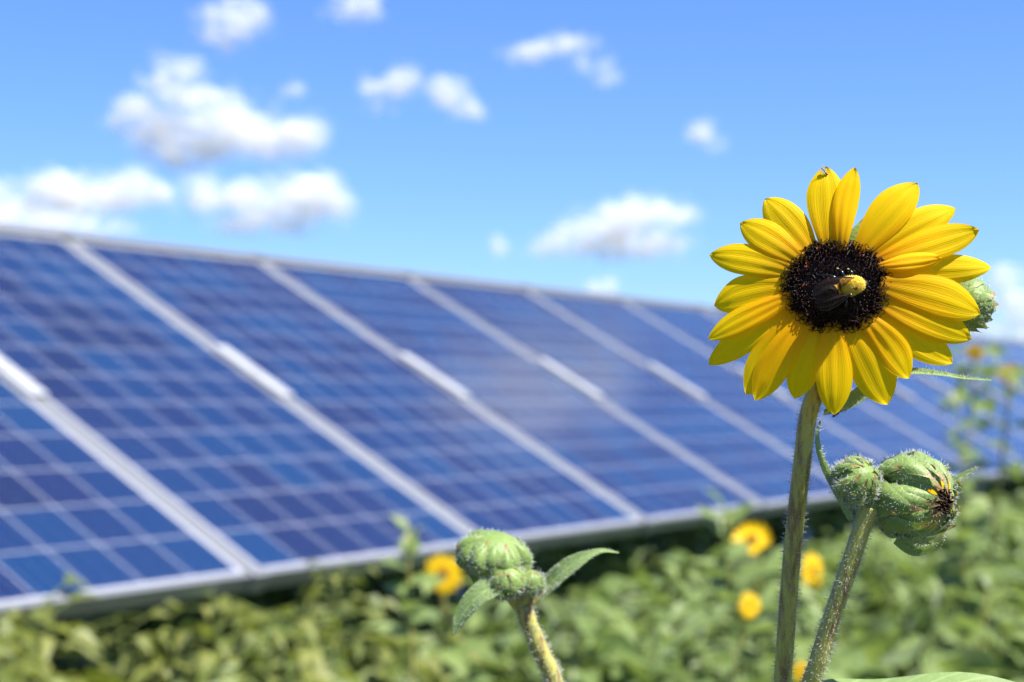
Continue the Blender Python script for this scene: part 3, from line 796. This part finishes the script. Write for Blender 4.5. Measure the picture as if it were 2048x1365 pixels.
ribbon([P(1648, 828, .4535), P(1690, 815, .4505), P(1745, 778, .449), P(1810, 747, .447), P(1870, 748, .445), P(1930, 757, .444), P(1983, 761, .443)],
       [.002, .0048, .0052, .0036, .0024, .0017, .0011, .0004], Vector((-.18, -.66, .72)), 'leaf', sf, .22, M_LEAF, 420, 5)
# bud behind the head
# generic flower bud wrapped in hairy bracts -------------------------------------------------
def bud(C, A, Rb, parent, seed, name='bud', el=0.95, rings=((120, 22, 9, .50, 1.02), (135, 50, 9, .56, 1.10), (140, 75, 8, .55, 1.17)), nh_=900, open_=0.0, hl=.0011, lobes=0.10, tiplift=0.25, label=None, core=None):
    rg = random.Random(seed); A = A.normalized(); e1, e2 = frame(A)
    q = MB(); q.ball(C, (Rb, Rb, Rb * el), 12, 18, Matrix((e1, e2, A)).transposed()); b0 = q.build(name, core or M_BRACT, parent)
    if label: b0['label'] = label
    src = []
    for (tb, tt, n, wa, ro) in rings:
        off = rg.uniform(0, 6)
        for i in range(n):
            ph = off + 2 * math.pi * i / n + rg.uniform(-.12, .12); tt_ = tt + rg.uniform(-9, 9); w_ = wa * rg.uniform(.85, 1.1)
            rz = rg.uniform(-.03, .04); wv = rg.uniform(0, 6); lb_ = lobes * rg.uniform(.6, 1.4); lift = tiplift * rg.uniform(.2, 1.3); sway = rg.uniform(-.25, .25)
            def fn(u, v):
                th = R(tb + (tt_ - tb) * u)
                pr = (0.70 + .30 * math.sin(min(u / .4, 1) * math.pi / 2)) if u < .4 else max(0, 1 - ((u - .4) / .6) ** 1.15) ** 1.1
                pr = max(pr, .035)
                f_ = ph + sway * u * u + w_ * pr * v / max(.42, math.sin(th))
                r_ = Rb * (ro + rz + (.018) * math.sin(u * 8 + wv + 2 * v) * abs(v) + .012 * math.sin(v * 11 + wv) * (1 - u) + lb_ * math.sin(min(1, u * 1.15) * math.pi) * (1 - 1.15 * v * v) - 0.05 * math.exp(-(v / .16) ** 2) * (1 - u) + lift * max(0, u - .72) ** 1.3)
                return C + (A * math.cos(th) * el + (e1 * math.cos(f_) + e2 * math.sin(f_)) * math.sin(th)) * r_
            q = MB(); q.grid(16, 9, fn); q.build('bract', M_BRACT, b0); src.append(q)
    hs_ = []
    for s_ in src:                                              # hairs face outwards
        m_ = MB(); m_.v = s_.v; m_.uv = s_.uv
        for f in s_.f:
            p = [Vector(s_.v[j]) for j in f]; nn = (p[1] - p[0]).cross(p[2] - p[0])
            m_.f.append(f if nn.dot(p[0] - C) > 0 else f[::-1])
        hs_.append(m_)
    hairs_on('bud_hair', hs_, b0, nh_ * 2, hl * 1.15, 0.000055, Vector((0, 0, .1)), seed + 9, .9)
    return b0
bud(P(1942, 612, .452), Vector((.75, .3, -.2)), .0060, sf, 41, el=1.0, nh_=500, tiplift=.8, rings=((120, 25, 8, .5, 1.0), (140, 55, 8, .55, 1.08), (145, 70, 6, .45, 1.18)),
    label='green bud half hidden behind the right petals')
pd = MB(); pd.tube(bez([P(1660, 720, .456), P(1760, 700, .462), P(1880, 655, .458), P(1928, 622, .453)], 14), .0016, 10); pd.build('side_stem', M_STEM2, sf)
# side stem with the two buds on the right
ss_pts = bez([P(1560, 1560, .4620), P(1590, 1440, .456), P(1622, 1365, .4500), P(1664, 1235, .4475), P(1700, 1130, .4455), P(1724, 1055, .4445), P(1738, 1015, .4445)], 42)
ss = MB(); ss.tube(ss_pts, [.0024 if i < 36 else .0024 + .00011 * (i - 36) for i in range(len(ss_pts))], 16); side = ss.build('side_stem', M_STEM2, sf)
hairs_on('stem_hair', [ss], side, 1900, .0014, .00006, Vector((0, 0, .2)), 5, .7)
big_ax = Vector((.62, -.80, -.06))
BC = P(1833, 996, .4475); BR = .0096
bb = bud(BC, big_ax, BR, sf, 52, el=.93, nh_=1700, tiplift=.7, lobes=.13,
         rings=((125, 9, 11, .36, 1.00), (135, 22, 9, .42, 1.10), (140, 42, 8, .42, 1.19), (145, 76, 7, .38, 1.27)), label='large round bud just opening, dark florets and yellow petal slivers showing')
# opening of the big bud: dark florets and slivers of petals
a1, a2 = frame(big_ax.normalized()); ba = big_ax.normalized()
q = MB(); rgb_ = random.Random(4)
for i in range(70):
    r = math.sqrt(i / 70) * .33; a = i * 2.4; p = BC + (ba * (math.sqrt(1 - r * r) * .96) + (a1 * math.cos(a) + a2 * math.sin(a)) * r) * BR
    d_ = (p - BC).normalized() + Vector((rgb_.gauss(0, .3), rgb_.gauss(0, .3), rgb_.gauss(0, .3)))
    q.tube([p, p + d_.normalized() * rgb_.uniform(.7, 1.5) * mm], [.00035, .00012], 5)
o = q.build('florets', M_FLORET, bb)
for i in range(7):
    a = i * .9 + rgb_.uniform(-.3, .3); q = MB()
    def fn(u, v):
        th = R(36 - 17 * u); r_ = BR * (1.03 + .03 * math.sin(u * 3))
        f_ = a + .065 * v * math.sin(u * 2.4 + .7) / max(.2, math.sin(th)) * .8
        return BC + (ba * math.cos(th) * .95 + (a1 * math.cos(f_) + a2 * math.sin(f_)) * math.sin(th)) * r_
    q.grid(8, 4, fn); q.build('petal', M_PETAL, bb)
bud(P(1714, 962, .4425), Vector((.35, -.75, .45)), .0054, sf, 63, el=1.0, nh_=950, tiplift=.7, lobes=.15,
    rings=((125, 16, 8, .42, 1.0), (140, 34, 7, .46, 1.10), (145, 62, 6, .44, 1.19)), label='smaller tightly closed bud left of the large one')
cal = MB(); cal.ball(P(1738, 1008, .4455), (.0042, .004, .0040), 8, 14); cal.build('bud_base', M_BRACT, sf)
ribbon([P(1705, 1040, .444), P(1683, 995, .443), P(1650, 930, .4425), P(1636, 880, .4435), P(1641, 842, .4450)], [.0022, .0026, .0026, .0022, .0014, .0006], Vector((-.75, -.55, .3)), 'leaf', sf, .2, M_LEAF, 260, 8)
ribbon([P(1895, 985, .449), P(1925, 955, .449), P(1957, 934, .448)], [.003, .0030, .0018, .0003], Vector((-.5, -.6, .6)), 'leaf', sf, .2, M_LEAF, 120, 9)
ribbon([P(1795, 1075, .443), P(1830, 1098, .4415), P(1870, 1092, .440), P(1892, 1076, .440)], [.004, .0045, .0028, .0005], Vector((.1, -.7, -.7)), 'leaf', sf, .15, M_BRACT, 120, 10)
# broad leaf low at the right, its hairy upper edge just in the picture
q = MB(); leaf_mesh(q, P(1590, 1438, .452), P(2130, 1350, .470) - P(1590, 1438, .452), Vector((-.1, -.30, .95)), .074, .034, .03, .05, 18, 9, .30, .05)
lf = q.build('leaf', M_LEAF, sf)
hairs_on('leaf_hair', [q], lf, 1500, .0008, .00004, Vector((0, 0, .5)), 12, .4)
for i in range(4):                                               # lower leaves of the plant, below the picture
    p0 = st_pts[2 + i * 7]; a = i * 2.4 + .6; o_ = Vector((math.cos(a), math.sin(a), .3)); q = MB(); q.tube([p0, p0 + o_ * .06], .002, 6)
    leaf_mesh(q, p0 + o_ * .06, o_ + Vector((0, 0, -.4)), Vector((0, 0, 1)), .14, .10, .3, .12); q.build('leaf', M_LEAF, sf)

# ------------------------------------------------------------------ lower left bud cluster
DB = .535
BB = P(1108, 1365, DB); b_base = Vector((BB.x + .10, BB.y + .05, 0))
bs = empty('budding_sunflower', b_base, 'green closed sunflower buds clustered on a bent hairy stalk, lower middle', 'sunflower bud stalk')
pts = bez([b_base, b_base.lerp(BB, .3), b_base.lerp(BB, .6) + Vector((.012, 0, 0)), b_base.lerp(BB, .85) + Vector((.016, 0, 0)), P(1108, 1365, DB), P(1080, 1300, DB), P(1060, 1250, DB), P(1047, 1212, DB)], 70)
q = MB(); q.tube(pts, [.0028 + max(0, 1.2 - p.z) * .0016 for p in pts], 14); s_ = q.build('stem', M_STEM2, bs)
q2 = MB(); q2.tube([p for p in pts if p.z > CAM_Z - .13], .0029, 14, cap=False); hairs_on('stem_hair', [q2], s_, 1400, .0014, .00008, Vector((0, 0, .2)), 31, .6)
for (a, b, c, r0) in (((1047, 1216), (1030, 1200), (1000, 1150), .0024), ((1047, 1212), (1050, 1190), (1040, 1170), .0020), ((1052, 1216), (1062, 1195), (1066, 1170), .0016), ((1056, 1222), (1072, 1200), (1085, 1178), .0011)):
    q = MB(); q.tube(bez([P(*a, DB), P(*b, DB), P(*c, DB)], 8), r0, 10); o = q.build('side_stem', M_STEM2, bs)
    hairs_on('stem_hair', [q], o, 90, .001, .00005, Vector((0, 0, .2)), 33, .6)
bud(P(990, 1109, DB), Vector((.18, -.25, .95)), .0100, bs, 71, el=.70, nh_=1300, tiplift=.32, lobes=.27,
    rings=((145, 10, 9, .36, .93), (150, 38, 8, .38, .98), (150, 78, 5, .36, 1.02)), label='large closed bud with bulging ribbed bracts')
bud(P(1014, 1162, DB - .008), Vector((-.2, -.5, .8)), .0056, bs, 72, el=.85, nh_=420, tiplift=.4, rings=((130, 20, 7, .5, 1.0), (145, 55, 7, .5, 1.1)), label='small bud tucked below the large closed bud')
bud(P(1062, 1166, DB - .006), Vector((.1, -.3, .9)), .0040, bs, 73, el=1.0, nh_=300, tiplift=.5, rings=((130, 15, 6, .55, 1.0), (145, 50, 6, .5, 1.1)), label='smallest bud beside the right leaf')
ribbon([P(1060, 1215, DB), P(1085, 1185, DB), P(1125, 1145, DB - .002), P(1170, 1115, DB - .003), P(1205, 1102, DB - .003), P(1238, 1106, DB - .003)],
       [.0016, .0040, .0074, .0066, .0032, .0016, .0004], Vector((.05, -.68, .75)), 'leaf', bs, .10, M_LEAF, 420, 21)
ribbon([P(1040, 1190, DB - .006), P(1000, 1172, DB - .010), P(960, 1190, DB - .012), P(925, 1230, DB - .012), P(905, 1273, DB - .012)],
       [.0040, .0062, .0082, .0072, .0045, .0005], Vector((.1, -.68, .7)), 'leaf', bs, .10, M_LEAF, 420, 22)
ribbon([P(960, 1180, DB), P(930, 1120, DB), P(915, 1090, DB - .004)], [.002, .0030, .0024, .0004], Vector((.5, -.8, .2)), 'leaf', bs, .1, M_BRACT, 60, 23)

# ------------------------------------------------------------------ bumblebee on the disc
def DP(px, py, h): return on_plane(px, py, HC, HN) + HN * h * mm      # point h mm in front of the disc face
m, _ = mat('bee_body'); k = N(m); sep = k.n('ShaderNodeSeparateXYZ'); k.l(k.uv(), sep.inputs[0])
n = k.noise(k.obj(), 1800, 2)
c = k.ramp(sep.outputs[0], [(0.0, (0.006, .005, .005)), (0.34, (0.006, .005, .005)), (0.37, (.75, .55, .05)), (0.43, (.75, .55, .05)), (.46, (.02, .015, .01)), (.50, (.85, .64, .06)), (.74, (.88, .68, .06)), (.77, (.008, .007, .006)), (1, (.008, .007, .006))])
c = k.mix(k.math('MULTIPLY', n, .25), c, (.5, .4, .1), 'MULTIPLY'); p = k.princ(c, .6, .15); k.bump(n, .6, .0003, p); k.out(p.outputs[0]); M_BEE = m
M_BLACK = simple('chitin_black', (.008, .007, .007), .25, .6)
M_FUZZ = thin_mat('yellow_fuzz', lambda k: ((lambda c: (c, c))(k.mix(k.noise(k.obj(), 2500, 1), (.90, .68, .05), (.98, .85, .22)))), 1, .3, .5, .4)
m, _ = mat('wing_membrane'); k = N(m); sep = k.n('ShaderNodeSeparateXYZ'); k.l(k.uv(), sep.inputs[0])
ve = k.n('ShaderNodeTexVoronoi'); ve.feature = 'DISTANCE_TO_EDGE'; ve.inputs['Scale'].default_value = 4; k.l(k.scale(k.uv(), (1.3, .8, 1)), ve.inputs[0])
vein = k.ramp(ve.outputs['Distance'], [(0.02, (1, 1, 1)), (.06, (0, 0, 0))])
c = k.mix(vein, (.030, .014, .008), (.007, .004, .003)); p = k.princ(c, .38, .3)
tr = k.n('ShaderNodeBsdfTransparent'); tr.inputs[0].default_value = (.75, .6, .55, 1)
k.out(k.mixsh(k.math('ADD', k.math('MULTIPLY', vein, .35), .42), tr.outputs[0], p.outputs[0])); M_WING = m
M_POLLEN = simple('pollen', (.34, .26, .08), .8, .2, 3000, .4)
bee = empty('bumblebee', DP(1680, 590, 2), 'bumblebee with fuzzy yellow thorax and dark wings on the sunflower disc', 'bee')
axis_px = [(1634, 602, 2.6), (1639, 599, 3.0), (1645, 596, 3.4), (1650, 593, 4.2), (1660, 588, 4.1), (1668, 584, 3.9), (1674, 581, 3.8), (1680, 579, 4.0), (1688, 577, 4.2), (1698, 575, 4.3), (1708, 573, 4.1), (1716, 572, 3.4), (1720, 571, 2.9), (1724, 571, 2.6), (1729, 571, 2.1), (1733, 571, 1.7)]
brad = [.3, 1.1, 1.8, 2.2, 2.1, 1.7, 1.2, 1.65, 2.1, 2.25, 2.05, 1.5, 1.0, 1.35, 1.25, .4]
bp = [DP(*q) for q in axis_px]
sm = []; rr_ = []
for i in range(len(bp) - 1):
    for k_ in range(3): sm.append(bp[i].lerp(bp[i + 1], k_ / 3)); rr_.append((brad[i] + (brad[i + 1] - brad[i]) * k_ / 3) * mm)
sm.append(bp[-1]); rr_.append(brad[-1] * mm)
q = MB(); q.tube(sm, rr_, 16); body = q.build('body', M_BEE, bee)
fz = MB(); fz.v = q.v; fz.uv = q.uv; fz.f = [f for f in q.f if len(f) == 4 and .47 < q.uv[f[0]][0] < .76]
BCn = sum((Vector(v) for v in q.v), Vector()) / len(q.v)
fz.f = [f if (Vector(fz.v[f[1]]) - Vector(fz.v[f[0]])).cross(Vector(fz.v[f[2]]) - Vector(fz.v[f[0]])).dot(Vector(fz.v[f[0]]) - bp[9]) > 0 else f[::-1] for f in fz.f]
hz = hairs_on('thorax_fuzz', [fz], bee, 3600, .00065, .00005, Vector((-.3, 0, 0)), 77, .5); hz.data.materials[0] = M_FUZZ
q = MB(); q.ball(DP(1706, 581, 6.0), (.62 * mm, .55 * mm, .5 * mm), 8, 12); q.build('thorax_bald_spot', M_DISC, bee)
def wing(root, tip, wpx, h0, h1, bow):
    rx, ry = root; tx, ty = tip; q = MB(); L = math.hypot(tx - rx, ty - ry); ux, uy = (tx - rx) / L, (ty - ry) / L; sx, sy = -uy, ux
    def fn(u, v):
        pr = max(.05, math.sin(min(1, u / .72) * math.pi / 2) ** 1.1) if u < .72 else math.sqrt(max(.0, 1 - ((u - .72) / .28) ** 2)) + .01
        s_ = v * pr * wpx / 2 + bow * math.sin(u * math.pi)
        return DP(rx + ux * u * L + sx * s_, ry + uy * u * L + sy * s_, h0 + (h1 - h0) * u + .5 * (1 - v * v) * math.sin(u * 3) + .12 * math.sin(v * 7))
    q.grid(18, 9, fn); o = q.build('wing', M_WING, bee)
    v_ = MB(); v_.tube([fn(u, -.98) + HN * .04 * mm for u in np.linspace(0, .93, 16)], [.00016 * (1.3 - u * .8) for u in np.linspace(0, 1, 16)], 5); v_.build('wing_edge', M_BLACK, o)
wing((1703, 561), (1622, 598), -36, 7.3, 6.2, 4); wing((1698, 592), (1626, 615), 30, 6.9, 5.6, -2)
for pts_ in ([(1690, 566, 3), (1682, 549, 4), (1676, 541, 2.6), (1668, 540, .8)], [(1682, 570, 3), (1664, 557, 4.2), (1652, 553, 2.4), (1630, 551, .8)], [(1702, 562, 3), (1700, 548, 4), (1694, 541, 2.0), (1690, 538, .6)],
             [(1700, 590, 2.5), (1706, 604, 3.2), (1712, 608, 1)], [(1690, 592, 2.5), (1690, 610, 3), (1684, 618, .8)], [(1672, 594, 3), (1660, 618, 3), (1650, 626, .8)]):
    q = MB(); pp = bez([DP(*a) for a in pts_], 12); q.tube(pp, [.00050 * (1 - .6 * i / len(pp)) for i in range(len(pp))], 8)
    o = q.build('leg', M_BLACK, bee)
for (px, py) in ((1673, 540), (1694, 541)):
    q = MB(); q.ball(DP(px, py, 3), (.34 * mm, .26 * mm, .25 * mm), 8, 10); q.build('pollen_clump', M_POLLEN, bee)
for dy in (-6, 6):
    q = MB(); q.tube(bez([DP(1730, 571 + dy * .4, 2.4), DP(1736, 571 + dy, 3), DP(1742, 573 + dy * 1.4, 1.6)], 8), .00013, 6); q.build('antenna', M_BLACK, bee)

# ------------------------------------------------------------------ two small insects
def insect(name, Cc, dirv, n, L, label, wings):
    dirv = dirv.normalized(); n = (n - dirv * n.dot(dirv)).normalized(); sd = dirv.cross(n)
    r = empty(name, Cc, label, 'insect'); Mx = Matrix((sd, n, dirv)).transposed(); b = MB()
    prof = [(-.5, .02), (-.42, .11), (-.25, .15), (-.08, .10), (0, .05), (.06, .10), (.18, .12), (.26, .05), (.32, .10), (.42, .08), (.46, .01)]
    b.tube([Cc + dirv * z * L + n * L * .12 for z, _ in prof], [q * L for _, q in prof], 8); b.build('body', M_BLACK, r)
    for i in range(3):
        for s_ in (-1, 1):
            a = Cc + dirv * (.18 - .1 * i) * L + n * L * .1; q = MB()
            q.tube([a, a + sd * s_ * .22 * L + n * .12 * L + dirv * (.1 - .1 * i) * L, a + sd * s_ * .42 * L - n * .1 * L + dirv * (.2 - .2 * i) * L], .016 * L, 5); q.build('leg', M_BLACK, r)
    if wings:
        for s_ in (-1, 1):
            q = MB()
            def fn(u, v): return Cc + dirv * (.15 - .95 * u) * L + sd * s_ * (.10 + .16 * u + v * .13 * math.sin(u * 2.8 + .2)) * L + n * L * (.26 + .05 * u)
            q.grid(8, 5, fn); q.build('wing', M_FLYW, r)
M_FLYW = simple('fly_wing_pale', (.55, .52, .42), .25, .6)
insect('fly', FLY + HN * .35 * mm, (P(1655, 357, D0) - P(1640, 340, D0)), HN, .0025, 'tiny pale winged fly near the tip of the top petal', True)
insect('ant', P(1672, 830, .4440), (P(1680, 826, .44) - P(1664, 836, .44)), Vector((0, -1, 0.2)), .0023, 'tiny black ant under the lowest petal beside the long leaf', False)

for o in bpy.data.objects:
    if '_o' in o.keys(): del o['_o']
